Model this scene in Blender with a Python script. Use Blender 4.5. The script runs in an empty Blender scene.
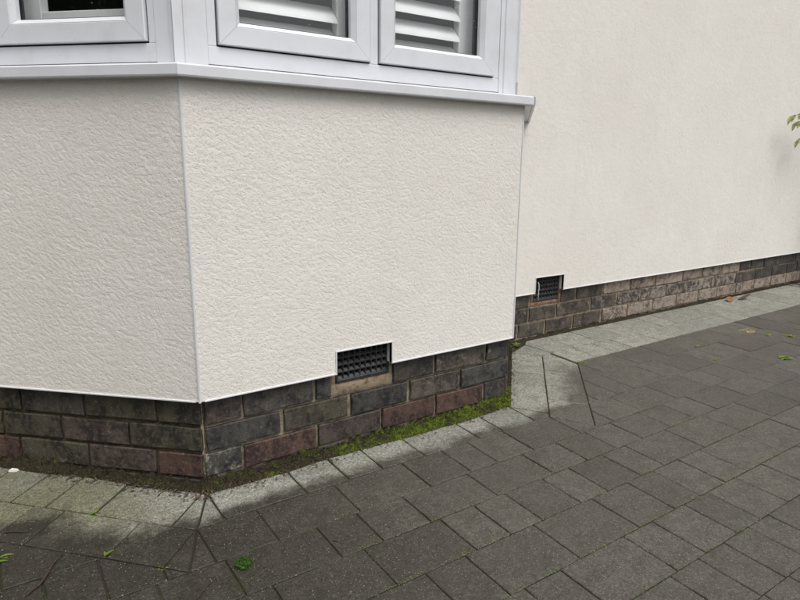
import bpy, math, random
import numpy as np
from mathutils import Matrix, Vector
random.seed(7); RNG = np.random.default_rng(7)
S = math.sqrt(.5); TAN = math.tan(math.pi / 8)

# ------------------------------------------------------------------ camera
scene = bpy.context.scene
C = scene.collection
cam_data = bpy.data.cameras.new('camera'); cam = bpy.data.objects.new('camera', cam_data); C.objects.link(cam)
R_ = Vector((0.82245596, -0.56877566, 0.00777429)); U_ = Vector((0.11520848, 0.17994556, 0.97690665)); F_ = Vector((0.55703967, 0.80256704, -0.21352507))
CAM = Vector((-0.4463, -1.5574, 0.7618)); FPX = 619.13
m = Matrix((R_, U_, -F_)).transposed().to_4x4(); m.translation = CAM
cam.matrix_world = m
cam_data.sensor_width = 36; cam_data.lens = 36 * FPX / 800
cam_data.clip_start = .02; cam_data.clip_end = 500
scene.camera = cam
scene.render.resolution_x = 1024; scene.render.resolution_y = 768

# ------------------------------------------------------------------ sky, sun, exposure
SUN = Vector((.02, -.60, 1.08)).normalized()
w = bpy.data.worlds.new('World'); scene.world = w; w.use_nodes = True
nt = w.node_tree; nt.nodes.clear()
sky = nt.nodes.new('ShaderNodeTexSky'); sky.sky_type = 'NISHITA'; sky.sun_disc = False
sky.sun_elevation = math.asin(SUN.z); sky.sun_rotation = math.atan2(SUN.x, SUN.y)
sky.air_density = 1.0; sky.dust_density = 6.0; sky.ozone_density = 1.0
hs = nt.nodes.new('ShaderNodeHueSaturation'); hs.inputs['Saturation'].default_value = .22
bg = nt.nodes.new('ShaderNodeBackground'); bg.inputs['Strength'].default_value = .15
wo = nt.nodes.new('ShaderNodeOutputWorld')
nt.links.new(sky.outputs[0], hs.inputs['Color']); nt.links.new(hs.outputs[0], bg.inputs['Color']); nt.links.new(bg.outputs[0], wo.inputs['Surface'])
sl = bpy.data.lights.new('sun', 'SUN'); sl.energy = 1.3; sl.angle = math.radians(36); sl.color = (1, .985, .965)
sun = bpy.data.objects.new('sun', sl); C.objects.link(sun); sun.location = SUN * 20
sun.rotation_euler = (-SUN).to_track_quat('-Z', 'Y').to_euler()
scene.view_settings.view_transform = 'Standard'; scene.view_settings.look = 'None'
scene.view_settings.exposure = 0.12; scene.view_settings.gamma = 1; scene.view_settings.use_curve_mapping = False

# ------------------------------------------------------------------ material helpers
class NT:
    def __init__(self, name):
        self.m = bpy.data.materials.new(name); self.m.use_nodes = True
        self.t = self.m.node_tree; self.t.nodes.clear()
        self.out = self.t.nodes.new('ShaderNodeOutputMaterial')
        self.b = self.t.nodes.new('ShaderNodeBsdfPrincipled')
        self.t.links.new(self.b.outputs[0], self.out.inputs['Surface'])
    def n(self, typ, ins=None, **kw):
        nd = self.t.nodes.new('ShaderNode' + typ)
        for k, v in kw.items(): setattr(nd, k, v)
        for k, v in (ins or {}).items(): self.set(nd.inputs[k], v)
        return nd
    def set(self, sock, v):
        if hasattr(v, 'is_output'): self.t.links.new(v, sock)
        else: sock.default_value = v
    def math(self, op, a, b=None, c=None, clamp=False):
        nd = self.n('Math', operation=op, use_clamp=clamp)
        self.set(nd.inputs[0], a)
        if b is not None: self.set(nd.inputs[1], b)
        if c is not None: self.set(nd.inputs[2], c)
        return nd.outputs[0]
    def ramp(self, fac, lo, hi, a=0., b=1.):
        nd = self.n('MapRange', interpolation_type='SMOOTHSTEP')
        for i, v in enumerate((fac, lo, hi, a, b)): self.set(nd.inputs[i], v)
        return nd.outputs[0]
    def mix(self, f, a, b, mode='MIX'):
        nd = self.n('Mix', data_type='RGBA', blend_type=mode)
        self.set(nd.inputs[0], f); self.set(nd.inputs[6], a); self.set(nd.inputs[7], b)
        return nd.outputs[2]
    def noise(self, vec, scale, detail=3., rough=.55, out=0, dist=0.):
        nd = self.n('TexNoise', {'Scale': scale, 'Detail': detail, 'Roughness': rough, 'Distortion': dist})
        if vec is not None: self.set(nd.inputs['Vector'], vec)
        return nd.outputs[out]
    def voro(self, vec, scale, out='Distance', feature='F1', rnd=1.):
        nd = self.n('TexVoronoi', {'Scale': scale, 'Randomness': rnd}, feature=feature)
        if vec is not None: self.set(nd.inputs['Vector'], vec)
        return nd.outputs[out]
    def bump(self, h, strength, dist, normal=None):
        nd = self.n('Bump', {'Strength': strength, 'Distance': dist, 'Height': h})
        if normal is not None: self.set(nd.inputs['Normal'], normal)
        return nd.outputs[0]
    def fin(self, col, rough, bump=None, spec=.5):
        self.set(self.b.inputs['Base Color'], col); self.set(self.b.inputs['Roughness'], rough)
        self.set(self.b.inputs['Specular IOR Level'], spec)
        if bump is not None: self.set(self.b.inputs['Normal'], bump)
        return self.m
def rgb(r, g, b): return (r, g, b, 1.)

M = {}
def mk_render():
    t = NT('textured_render'); P = t.n('NewGeometry').outputs['Position']; O = t.n('TexCoord').outputs['Object']
    big = t.noise(P, 2.2, 4, .6); mid = t.noise(P, 14, 4, .6); fine = t.noise(P, 300, 3, .6)
    c = t.mix(t.ramp(big, .3, .72), rgb(.692, .662, .614), rgb(.722, .697, .652))
    c = t.mix(t.ramp(mid, .45, .75, 0, .22), c, rgb(.61, .585, .54))
    mp = t.n('Mapping', {'Vector': P, 'Scale': (9, 9, .9)}).outputs[0]
    c = t.mix(t.ramp(t.noise(mp, 1.6, 4, .6), .5, .85, 0, .18), c, rgb(.58, .55, .505))
    # trowelled grain: short strokes falling to the right
    rot = t.n('Mapping', {'Vector': O, 'Rotation': (0, math.radians(-32), 0)}).outputs[0]
    st = t.noise(t.n('Mapping', {'Vector': rot, 'Scale': (190, 190, 330)}).outputs[0], 1., 3, .6, dist=.1)
    st2 = t.noise(t.n('Mapping', {'Vector': rot, 'Scale': (85, 85, 140)}).outputs[0], 1., 2, .6, dist=.2)
    h = t.math('ADD', t.ramp(st, .30, .50), t.math('ADD', t.math('MULTIPLY', t.ramp(st2, .28, .5), .28), t.math('MULTIPLY', fine, .25)))
    c = t.mix(t.ramp(st, .40, .28, 0, .42), c, rgb(.42, .385, .32))
    return t.fin(c, .88, t.bump(h, .58, .0017), .25)
M['render'] = mk_render()
def mk_pvc(name, col, rough):
    t = NT(name); P = t.n('NewGeometry').outputs['Position']
    c = t.mix(t.ramp(t.noise(P, 9, 4, .6), .4, .75), rgb(*col), rgb(col[0] * .9, col[1] * .895, col[2] * .88))
    c = t.mix(t.ramp(t.noise(P, 150, 2, .5), .72, .78, 0, .4), c, rgb(.36, .35, .31))
    return t.fin(c, t.ramp(t.noise(P, 30, 3), .3, .7, rough, rough + .12), t.bump(t.noise(P, 60, 2), .04, .002), .5)
M['pvc'] = mk_pvc('white_upvc', (.62, .632, .665), .28)
M['bead'] = mk_pvc('white_bead', (.62, .625, .64), .5)
M['shutter'] = mk_pvc('shutter_paint', (.86, .87, .87), .4)
def mk_flat(name, col, rough, var=.25, scale=40, spec=.4, bump=.2, bd=.002):
    t = NT(name); P = t.n('NewGeometry').outputs['Position']; nz = t.noise(P, scale, 4, .6)
    a = rgb(*[c * (1 - var) for c in col]); b = rgb(*[min(1, c * (1 + var)) for c in col])
    return t.fin(t.mix(t.ramp(nz, .3, .7), a, b), rough, t.bump(t.noise(P, scale * 3, 3), bump, bd), spec)
M['gasket'] = mk_flat('black_rubber', (.008, .008, .009), .6)
M['inner'] = mk_flat('room_plaster', (.18, .17, .16), .9, .1, 4)
M['roof'] = mk_flat('grey_roofing', (.12, .12, .125), .8, .2, 10)
M['air'] = mk_flat('black_air_brick', (.022, .0225, .0245), .42, .5, 60, .5, .15)
M['stone'] = mk_flat('pale_grit', (.26, .23, .18), .85, .6, 300)
M['chip'] = mk_flat('white_chip', (.70, .68, .62), .8, .15, 200)
M['twig'] = mk_flat('brown_twig', (.04, .027, .019), .8, .4, 150)
M['litter'] = mk_flat('dead_leaf', (.075, .052, .036), .8, .6, 120)
M['orange_leaf'] = mk_flat('orange_leaf', (.24, .11, .055), .7, .35, 90)
M['straw'] = mk_flat('dry_straw', (.40, .30, .13), .85, .4, 150)
def mk_leaf(name, a, b, rough=.45, scale=60):
    t = NT(name); P = t.n('NewGeometry').outputs['Position']
    c = t.mix(t.ramp(t.noise(P, scale, 3), .35, .65), rgb(*a), rgb(*b))
    t.set(t.b.inputs['Subsurface Weight'], 0.)
    return t.fin(c, rough, t.bump(t.noise(P, 300, 2), .2, .001), .4)
M['weed'] = mk_leaf('weed_leaf', (.07, .115, .015), (.15, .20, .03))
M['shrub'] = mk_leaf('shrub_leaf', (.10, .13, .035), (.26, .27, .09))
M['hedge'] = mk_leaf('hedge_leaf', (.012, .024, .008), (.035, .055, .016), .5, 20)
M['hedge_core'] = mk_flat('hedge_core', (.010, .016, .007), .95, .4, 25)
def mk_moss():
    t = NT('moss'); P = t.n('NewGeometry').outputs['Position']
    px = t.n('SeparateXYZ', {0: P}).outputs
    g = t.mix(t.ramp(t.noise(P, 130, 3), .3, .7), rgb(.030, .050, .006), rgb(.105, .135, .016))
    d = t.mix(t.noise(P, 90, 3), rgb(.014, .012, .007), rgb(.060, .050, .030))
    # moss is lush on the front foot of the bay, thin and brown elsewhere
    lush = t.math('ADD', t.ramp(px[0], -.06, .75, .38, .53), t.ramp(px[0], 1.2, 1.4, 0, -.22))
    f = t.math('LESS_THAN', t.noise(P, 24, 4, .65), lush)
    f = t.math('ADD', t.math('MULTIPLY', f, .5), t.math('MULTIPLY', t.ramp(t.math('SUBTRACT', lush, t.noise(P, 17, 4, .65)), -.08, .08), .5))
    return t.fin(t.mix(f, d, g), .95, t.bump(t.noise(P, 500, 2), .6, .002), .15)
M['moss'] = mk_moss()
def mk_mossball():
    t = NT('moss_ball'); P = t.n('NewGeometry').outputs['Position']
    return t.fin(t.mix(t.ramp(t.noise(P, 260, 3), .35, .65), rgb(.012, .035, .006), rgb(.05, .11, .015)), .9, t.bump(t.noise(P, 500, 2), .7, .003), .2)
M['mossball'] = mk_mossball()
def mk_brick():
    t = NT('engineering_brick'); P = t.n('NewGeometry').outputs['Position']
    oi = t.n('ObjectInfo'); col = oi.outputs['Color']; smear = oi.outputs['Alpha']; rnd = oi.outputs['Random']
    off = t.n('VectorMath', {0: P, 1: t.n('CombineXYZ', {0: t.math('MULTIPLY', rnd, 9.), 1: rnd, 2: t.math('MULTIPLY', rnd, 4.)}).outputs[0]}, operation='ADD').outputs[0]
    n1 = t.noise(off, 13, 5, .7); n2 = t.noise(off, 85, 4, .7); n3 = t.noise(off, 26, 6, .72, dist=.4)
    vs = t.noise(t.n('Mapping', {'Vector': off, 'Scale': (42, 42, 9)}).outputs[0], 1., 4, .65)
    c = t.mix(t.ramp(n1, .41, .60), t.mix(1., col, rgb(.50, .51, .55), 'MULTIPLY'), t.mix(1., col, rgb(1.5, 1.45, 1.36), 'MULTIPLY'))
    c = t.mix(t.ramp(vs, .50, .64, 0, .6), c, t.mix(1., col, rgb(1.7, 1.72, 1.5), 'MULTIPLY'))
    c = t.mix(t.ramp(n2, .50, .63, 0, .65), c, t.mix(1., col, rgb(2.3, 2.2, 2.0), 'MULTIPLY'))
    # pale limewash / mortar smears with ragged edges
    thr = t.math('SUBTRACT', .70, t.math('MULTIPLY', smear, .26))
    sm = t.ramp(t.math('SUBTRACT', t.math('ADD', t.math('MULTIPLY', n3, .7), t.math('MULTIPLY', n2, .3)), thr), -.05, .09)
    smc = t.mix(n2, rgb(.17, .14, .115), rgb(.42, .37, .315))
    c = t.mix(t.math('MULTIPLY', sm, .8), c, smc)
    sp = t.voro(off, 95); c = t.mix(t.math('MULTIPLY', t.ramp(sp, .06, .2, 1, 0), t.ramp(n1, .45, .6, 0, .5)), c, rgb(.30, .28, .24))
    pit = t.ramp(t.noise(off, 48, 4, .7), .62, .70, 0, 1); c = t.mix(t.math('MULTIPLY', pit, .7), c, rgb(.012, .011, .010))
    h = t.math('ADD', t.math('MULTIPLY', n2, .9), t.math('SUBTRACT', t.math('MULTIPLY', n1, 1.4), t.math('MULTIPLY', pit, .7)))
    return t.fin(c, t.ramp(n2, .3, .7, .45, .8), t.bump(t.math('ADD', h, t.math('MULTIPLY', sm, .4)), .55, .003), .4)
M['brick'] = mk_brick()
def mk_mortar(name, a, b, mossy=.35):
    t = NT(name); P = t.n('NewGeometry').outputs['Position']
    n1 = t.noise(P, 30, 5, .65); n2 = t.noise(P, 240, 3, .6)
    c = t.mix(n2, rgb(*a), rgb(*b))
    c = t.mix(t.ramp(n1, .42, .7, 0, .8), c, rgb(a[0] * .35, a[1] * .35, a[2] * .33))
    c = t.mix(t.ramp(t.noise(P, 20, 4, .6), .55, .75, 0, mossy), c, rgb(.05, .065, .012))
    return t.fin(c, .95, t.bump(t.math('ADD', n2, n1), .9, .003), .15)
M['mortar'] = mk_mortar('sandy_mortar', (.17, .145, .102), (.36, .31, .23))
M['mortar_dark'] = mk_mortar('mossy_mortar', (.055, .048, .030), (.15, .125, .075), .8)
M['mortar_pale'] = mk_mortar('pale_mortar', (.20, .165, .12), (.38, .31, .23), .2)
M['mortar_patch'] = mk_mortar('buff_mortar', (.19, .15, .105), (.34, .265, .185), .1)
M['mortar_orange'] = mk_mortar('orange_mortar', (.19, .11, .07), (.31, .20, .13), .1)
def mk_paver():
    t = NT('concrete_paver'); P = t.n('NewGeometry').outputs['Position']
    x, y, z = t.n('SeparateXYZ', {0: P}).outputs[:3]
    rnd = t.n('ObjectInfo').outputs['Random']
    n1 = t.noise(P, 3.0, 4, .6); n2 = t.noise(P, 22, 4, .65); n3 = t.noise(P, 330, 3, .7); n4 = t.noise(P, 110, 4, .75)
    # ground kept dry by the wall: distance from the house foot, scaled per side
    dF = t.math('DIVIDE', t.math('MULTIPLY', y, -1.), .122)
    dL = t.math('DIVIDE', t.math('MULTIPLY', t.math('ADD', x, y), -S), .225)
    dR = t.math('DIVIDE', t.math('MULTIPLY', t.math('SUBTRACT', t.math('SUBTRACT', x, 1.12), y), S), .24)
    dM = t.math('DIVIDE', t.math('SUBTRACT', .527, y), .375)
    d = t.math('MINIMUM', t.math('MAXIMUM', t.math('MAXIMUM', dF, dL), dR), dM)
    d = t.math('ADD', d, t.math('ADD', t.math('MULTIPLY', t.math('SUBTRACT', t.noise(P, 8, 4, .6), .5), .55), t.math('MULTIPLY', t.math('SUBTRACT', n2, .5), .4)))
    bd = t.n('SeparateColor', {0: t.n('ObjectInfo').outputs['Color']}).outputs[0]
    d = t.math('ADD', d, t.math('MULTIPLY', t.math('SUBTRACT', .5, bd), .9))
    d = t.math('ADD', d, t.math('MULTIPLY', t.math('SUBTRACT', rnd, .5), .3))
    wet = t.ramp(d, .74, 1.22)
    dry = t.mix(rnd, rgb(.195, .197, .178), rgb(.265, .264, .236))
    dry = t.mix(t.ramp(n2, .40, .62, 0, .6), dry, rgb(.155, .152, .125))
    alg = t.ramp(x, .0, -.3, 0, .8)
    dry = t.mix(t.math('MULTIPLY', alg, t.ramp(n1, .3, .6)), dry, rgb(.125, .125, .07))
    wetc = t.mix(rnd, rgb(.056, .0512, .042), rgb(.094, .087, .0735))
    wetc = t.mix(t.ramp(n1, .35, .65, 0, .6), wetc, rgb(.086, .081, .070))
    wetc = t.mix(t.ramp(n2, .42, .62, 0, .5), wetc, rgb(.047, .043, .034))
    wetc = t.mix(t.math('MULTIPLY', t.ramp(x, .75, -.25, 0, .85), t.ramp(n2, .15, .55, .5, 1)), wetc, rgb(.021, .019, .012))  # wet colour darkens towards the left: shade painted in along with algae
    c = t.mix(wet, dry, wetc)
    c = t.mix(1., c, t.mix(t.ramp(n3, .34, .68), rgb(.50, .495, .48), rgb(1.48, 1.48, 1.46)), 'MULTIPLY')
    c = t.mix(1., c, t.mix(t.ramp(n4, .33, .68), rgb(.68, .67, .64), rgb(1.30, 1.30, 1.30)), 'MULTIPLY')
    # aggregate specks
    v = t.n('TexVoronoi', {'Vector': P, 'Scale': 210.}); cr = t.n('SeparateColor', {0: v.outputs['Color']}).outputs[0]
    sp = t.math('MULTIPLY', t.ramp(v.outputs['Distance'], .18, .36, 1, 0), t.ramp(cr, .80, .97))
    c = t.mix(t.math('MULTIPLY', sp, t.ramp(n2, .35, .6, .2, .6)), c, t.mix(cr, rgb(.30, .28, .22), rgb(.46, .43, .36)))
    v2 = t.n('TexVoronoi', {'Vector': P, 'Scale': 300.}); cr2 = t.n('SeparateColor', {0: v2.outputs['Color']}).outputs[1]
    c = t.mix(t.math('MULTIPLY', t.ramp(v2.outputs['Distance'], .2, .42, 1, 0), t.ramp(cr2, .75, .9, 0, .7)), c, t.mix(1., c, rgb(.3, .3, .3), 'MULTIPLY'))
    # pale scuffs
    c = t.mix(t.ramp(t.noise(P, 11, 5, .7), .70, .80, 0, .22), c, rgb(.26, .24, .16))
    h = t.math('ADD', n3, t.math('ADD', t.math('MULTIPLY', n2, 1.2), t.math('MULTIPLY', sp, .5)))
    return t.fin(c, t.mix(wet, rgb(.9, .9, .9), rgb(.56, .56, .56)), t.bump(h, .75, .0026), .4)
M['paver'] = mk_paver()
def mk_joint():
    t = NT('joint_sand'); P = t.n('NewGeometry').outputs['Position']
    n2 = t.noise(P, 300, 3, .6)
    c = t.mix(n2, rgb(.012, .010, .007), rgb(.060, .050, .032))
    c = t.mix(t.ramp(t.noise(P, 7, 4, .6), .48, .6, 0, .8), c, rgb(.045, .056, .012))
    return t.fin(c, .95, t.bump(n2, .8, .003), .15)
M['joint'] = mk_joint()
M['ground'] = mk_flat('garden_soil', (.07, .068, .05), .95, .4, 3)
def mk_glass():
    t = NT('window_glass'); t.t.nodes.remove(t.b)
    tr = t.n('BsdfTransparent', {'Color': rgb(.965, .97, .97)}); gl = t.n('BsdfGlossy', {'Roughness': .015, 'Color': rgb(1, 1, 1)})
    P = t.n('NewGeometry').outputs['Position']
    df = t.n('BsdfDiffuse', {'Color': rgb(.8, .82, .8)})
    bf = t.n('NewGeometry').outputs['Backfacing']
    fr = t.n('Fresnel', {'IOR': t.math('MULTIPLY_ADD', bf, 1 / 1.52 - 1.52, 1.52)}).outputs[0]
    fr2 = t.math('MULTIPLY', fr, 1.1, clamp=True)
    mx = t.n('MixShader', {0: fr2, 1: tr.outputs[0], 2: gl.outputs[0]})
    v = t.voro(P, 75.); drops = t.math('MULTIPLY', t.ramp(v, .06, .12, .8, 0), t.ramp(t.noise(P, 12, 2), .5, .62))
    mx2 = t.n('MixShader', {0: drops, 1: mx.outputs[0], 2: df.outputs[0]})
    t.t.links.new(mx2.outputs[0], t.out.inputs['Surface']); return t.m
M['glass'] = mk_glass()

# ------------------------------------------------------------------ object helpers
def obj(name, me, mat=None, parent=None, mw=None):
    o = bpy.data.objects.new(name, me); C.objects.link(o)
    if mat is not None and me is not None and len(me.materials) == 0: me.materials.append(M[mat])
    o.parent = parent
    if mw is not None: o.matrix_local = mw
    return o
def tag(o, label, cat=None, group=None, kind=None):
    if label: o['label'] = label
    if cat: o['category'] = cat
    if group: o['group'] = group
    if kind: o['kind'] = kind
    return o
def mesh(name, v, f, smooth=False):
    me = bpy.data.meshes.new(name); me.from_pydata([tuple(a) for a in v], [], f); me.update()
    if smooth: me.polygons.foreach_set('use_smooth', [True] * len(me.polygons))
    return me
class MB:
    def __init__(s): s.v = []; s.f = []
    def add(s, v, f):
        k = len(s.v); s.v += [tuple(a) for a in v]; s.f += [tuple(i + k for i in q) for q in f]; return s
    def box(s, x0, x1, y0, y1, z0, z1):
        return s.add([(x0, y0, z0), (x1, y0, z0), (x1, y1, z0), (x0, y1, z0), (x0, y0, z1), (x1, y0, z1), (x1, y1, z1), (x0, y1, z1)],
                     [(0, 3, 2, 1), (4, 5, 6, 7), (0, 1, 5, 4), (1, 2, 6, 5), (2, 3, 7, 6), (3, 0, 4, 7)])
    def cbox(s, x0, x1, y0, y1, z0, z1, c=.002):
        "box whose front (low y) edges are chamfered"
        return s.add([(x0, y0 + c, z0), (x1, y0 + c, z0), (x1, y1, z0), (x0, y1, z0), (x0, y0 + c, z1), (x1, y0 + c, z1), (x1, y1, z1), (x0, y1, z1),
                      (x0 + c, y0, z0 + c), (x1 - c, y0, z0 + c), (x1 - c, y0, z1 - c), (x0 + c, y0, z1 - c)],
                     [(0, 3, 2, 1), (4, 5, 6, 7), (1, 2, 6, 5), (3, 0, 4, 7), (2, 3, 7, 6), (8, 9, 10, 11), (0, 1, 9, 8), (1, 5, 10, 9), (5, 4, 11, 10), (4, 0, 8, 11)])
    def prism(s, poly, z0, z1):
        n = len(poly)
        return s.add([(x, y, z0) for x, y in poly] + [(x, y, z1) for x, y in poly],
                     [tuple(range(n))[::-1], tuple(range(n, 2 * n))] + [(i, (i + 1) % n, n + (i + 1) % n, n + i) for i in range(n)])
    def tube(s, pts, rad, n=6):
        k = len(s.v); pts = [Vector(p) for p in pts]
        for i, p in enumerate(pts):
            d = (pts[min(i + 1, len(pts) - 1)] - pts[max(i - 1, 0)]).normalized()
            a = d.orthogonal().normalized(); b = d.cross(a); r = rad[i] if hasattr(rad, '__len__') else rad
            for j in range(n):
                t = 2 * math.pi * j / n; s.v.append(tuple(p + (a * math.cos(t) + b * math.sin(t)) * r))
        for i in range(len(pts) - 1):
            for j in range(n):
                s.f.append((k + i * n + j, k + i * n + (j + 1) % n, k + (i + 1) * n + (j + 1) % n, k + (i + 1) * n + j))
        s.f.append(tuple(k + j for j in range(n))[::-1]); s.f.append(tuple(k + (len(pts) - 1) * n + j for j in range(n)))
        return s
    def build(s, name, mat, parent=None, mw=None, smooth=False): return obj(name, mesh(name, s.v, s.f, smooth), mat, parent, mw)
def empty(name, loc=(0, 0, 0)):
    o = bpy.data.objects.new(name, None); C.objects.link(o); o.location = loc; o.empty_display_size = .1; return o
def vnoise(x, y, seed=0):
    xi = np.floor(x).astype(np.int64); yi = np.floor(y).astype(np.int64); fx = x - xi; fy = y - yi
    fx = fx * fx * (3 - 2 * fx); fy = fy * fy * (3 - 2 * fy)
    def hsh(a, b):
        h = (a * 374761393 + b * 668265263 + seed * 974711) & 0xffffffff
        h = ((h ^ (h >> 13)) * 1274126177) & 0xffffffff
        return ((h ^ (h >> 16)) & 0xffff) / 65535.
    return (hsh(xi, yi) * (1 - fx) + hsh(xi + 1, yi) * fx) * (1 - fy) + (hsh(xi, yi + 1) * (1 - fx) + hsh(xi + 1, yi + 1) * fx) * fy
def sstep(a, b, x):
    t = np.clip((x - a) / (b - a), 0, 1); return t * t * (3 - 2 * t)
def gz(x, y): return -.108 + .045 * min(max(y, -4.), 1.)

# wall frames: local x to the right seen from outside, local y into the house, z up
def frame(ox, oy, dx, dy):
    return Matrix(((dx, -dy, 0, ox), (dy, dx, 0, oy), (0, 0, 1, 0), (0, 0, 0, 1)))
BAYW = 1.12; BAYD = .527; SPL = BAYD / S
WF = frame(0, 0, 1, 0)              # bay front, origin at its left corner
WL = frame(0, 0, S, -S)             # left splay, origin at the same corner, x negative
WR = frame(BAYW, 0, S, S)           # right splay, origin at the right corner
WM = frame(0, BAYD, 1, 0)           # main wall
EREN = .0227; ZB = .1557; ZSILL = .956

# ------------------------------------------------------------------ ground and paving
gv = []; gf = []
xs = [-80, -8, -4, 0, 4, 8, 80]; ys = [-80, -8, -4, -2, 0, 1, 8, 80]
for yy in ys:
    for xx in xs: gv.append((xx, yy, gz(xx, yy) - .06))
for j in range(len(ys) - 1):
    for i in range(len(xs) - 1):
        a = j * len(xs) + i; gf.append((a, a + 1, a + 1 + len(xs), a + len(xs)))
tag(obj('ground', mesh('ground', gv, gf), 'ground'), 'bare garden ground under and around the paving', kind='structure')

paving = obj('paving', mesh('paving', [(x, y, gz(x, y) - .0045) for y in (-4, -2, 0, .6) for x in (-2.1, 0, 2, 5.5)],
             [(j * 4 + i, j * 4 + i + 1, j * 4 + i + 5, j * 4 + i + 4) for j in range(3) for i in range(3)]), 'joint')
tag(paving, 'grey concrete block paving with sandy joints, paler and dry along the walls', kind='structure')

def clip(poly, a, b, c):            # keep a*x+b*y<=c
    out = []; n = len(poly)
    for i in range(n):
        p, q = poly[i], poly[(i + 1) % n]; dp = a * p[0] + b * p[1] - c; dq = a * q[0] + b * q[1] - c
        if dp <= 0: out.append(p)
        if dp * dq < 0:
            t = dp / (dp - dq); out.append((p[0] + t * (q[0] - p[0]), p[1] + t * (q[1] - p[1])))
    return out
def area(p): return .5 * sum(p[i][0] * p[(i + 1) % len(p)][1] - p[(i + 1) % len(p)][0] * p[i][1] for i in range(len(p)))
def inset(poly, g):
    n = len(poly); x0 = poly
    for i in range(n):
        p, q = poly[i], poly[(i + 1) % n]; dx, dy = q[0] - p[0], q[1] - p[1]; l = math.hypot(dx, dy)
        if l < 1e-6: continue
        nx, ny = dy / l, -dx / l      # outward for ccw
        gg = g * (1. if abs(nx) > .4 else .7)
        x0 = clip(x0, nx, ny, nx * p[0] + ny * p[1] - gg)
        if len(x0) < 3: return []
    out = [x0[0]]
    for p in x0[1:]:
        if math.hypot(p[0] - out[-1][0], p[1] - out[-1][1]) > 1e-4: out.append(p)
    return out
def complete(js, x0, x1, rr):
    js = sorted(js); out = []
    x = js[0]
    while x > x0: x -= rr.choice((.115, .15, .229, .229)); out.append(x)
    out.reverse()
    for i, a in enumerate(js):
        out.append(a)
        if i + 1 < len(js):
            b = js[i + 1]
            while b - out[-1] > .30:
                st = rr.choice((.115, .15, .229))
                if b - out[-1] - st < .1: st = (b - out[-1]) / 2
                out.append(out[-1] + st)
    while out[-1] < x1: out.append(out[-1] + rr.choice((.115, .15, .229, .229)))
    return out
PAV = []
rr = random.Random(11)
LINES = [.178, .014, -.152, -.302, -.437, -.583, -.738, -.888, -1.036]
while LINES[-1] > -3.9: LINES.append(LINES[-1] - .148)
KNOWN = {0: [1.726, 1.96, 2.19, 2.55], 1: [1.577, 1.69, 1.919, 2.285, 2.614], 2: [1.355, 1.52, 1.75, 1.98, 2.13, 2.288, 2.52],
         3: [-.207, -.057, .175, .29, .436, .667, .893, 1.045, 1.19, 1.327, 1.492, 1.638, 1.79, 2.027],
         4: [0, .231, .46, .574, .687, .838, .953, 1.109, 1.226, 1.45, 1.68, 1.907, 2.142],
         5: [.304, .42, .648, .877, 1.036, 1.16, 1.293, 1.415, 1.645], 6: [.459, .574, .806, .926, 1.073, 1.19, 1.342, 1.498], 7: [.887, 1.0, 1.119, 1.225]}
def rect(xa, xb, ya, yb): return [(xa, ya), (xb, ya), (xb, yb), (xa, yb)]
for k in range(len(LINES) - 1):
    yt, yb = LINES[k], LINES[k + 1]
    js = complete(KNOWN.get(k, [rr.uniform(0, .2)]), -2.0, 5.4, rr)
    for a, b in zip(js[:-1], js[1:]):
        r = rect(a, b, yb, yt)
        if k <= 2:                                    # broken by the bay: right of the right-hand strip only
            q = clip(r, -1, 1, -BAYW - .308 / S)
            if len(q) > 2 and abs(area(q)) > 2e-4: PAV.append(q)
        else: PAV.append(r)
# left field beside the left splay strip
for ya, yb, kn in ((.43, .58, [-.9]), (.285, .43, [-.8]), (.14, .285, [-.7]), (-.005, .14, [-.62]), (-.152, -.005, [-.48]), (-.302, -.152, [-.407, -.298])):
    js = complete(kn, -2.0, .0, rr)
    for a, b in zip(js[:-1], js[1:]):
        q = clip(rect(a, b, ya, yb), 1, 1, -.31 / S)
        if len(q) > 2 and abs(area(q)) > 2e-4: PAV.append(q)
# first two rows in front of the bay
j1 = [-.003, .227, .36, .475, .628, .853, .96, 1.113]
for a, b in zip(j1[:-1], j1[1:]): PAV.append(rect(a, b, -.152, -.014))
j2 = [-.075, .078, .306, .537, .688, .796, .95, 1.178]
for a, b in zip(j2[:-1], j2[1:]): PAV.append(rect(a, b, -.302, -.152))
# left splay strips (d along the wall from the corner, o outwards)
def LS(d, o): return (-(d + o) * S, (d - o) * S)
da = [.008, .223, .36, .462, .58, .76]; db = [-.055, .09, .30, .39, .54, .66, .9]
for a, b in zip(da[:-1], da[1:]): PAV.append([LS(a, .014), LS(b, .014), LS(b, .167), LS(a, .167)])
for i, (a, b) in enumerate(zip(db[:-1], db[1:])): PAV.append([LS(a, .167), LS(b, .167), LS(b, .31), LS(a, .31)])
c0 = (-.006, -.016); c1 = (-.0745, -.160)
PAV += [[LS(.008, .014), LS(.008, .167), c1, c0], [c0, c1, (-.003, -.152), (-.003, -.014)],
        [c1, LS(-.055, .167), LS(-.055, .31), (-.136, -.302)], [c1, (-.136, -.302), (-.075, -.302)]]
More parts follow.
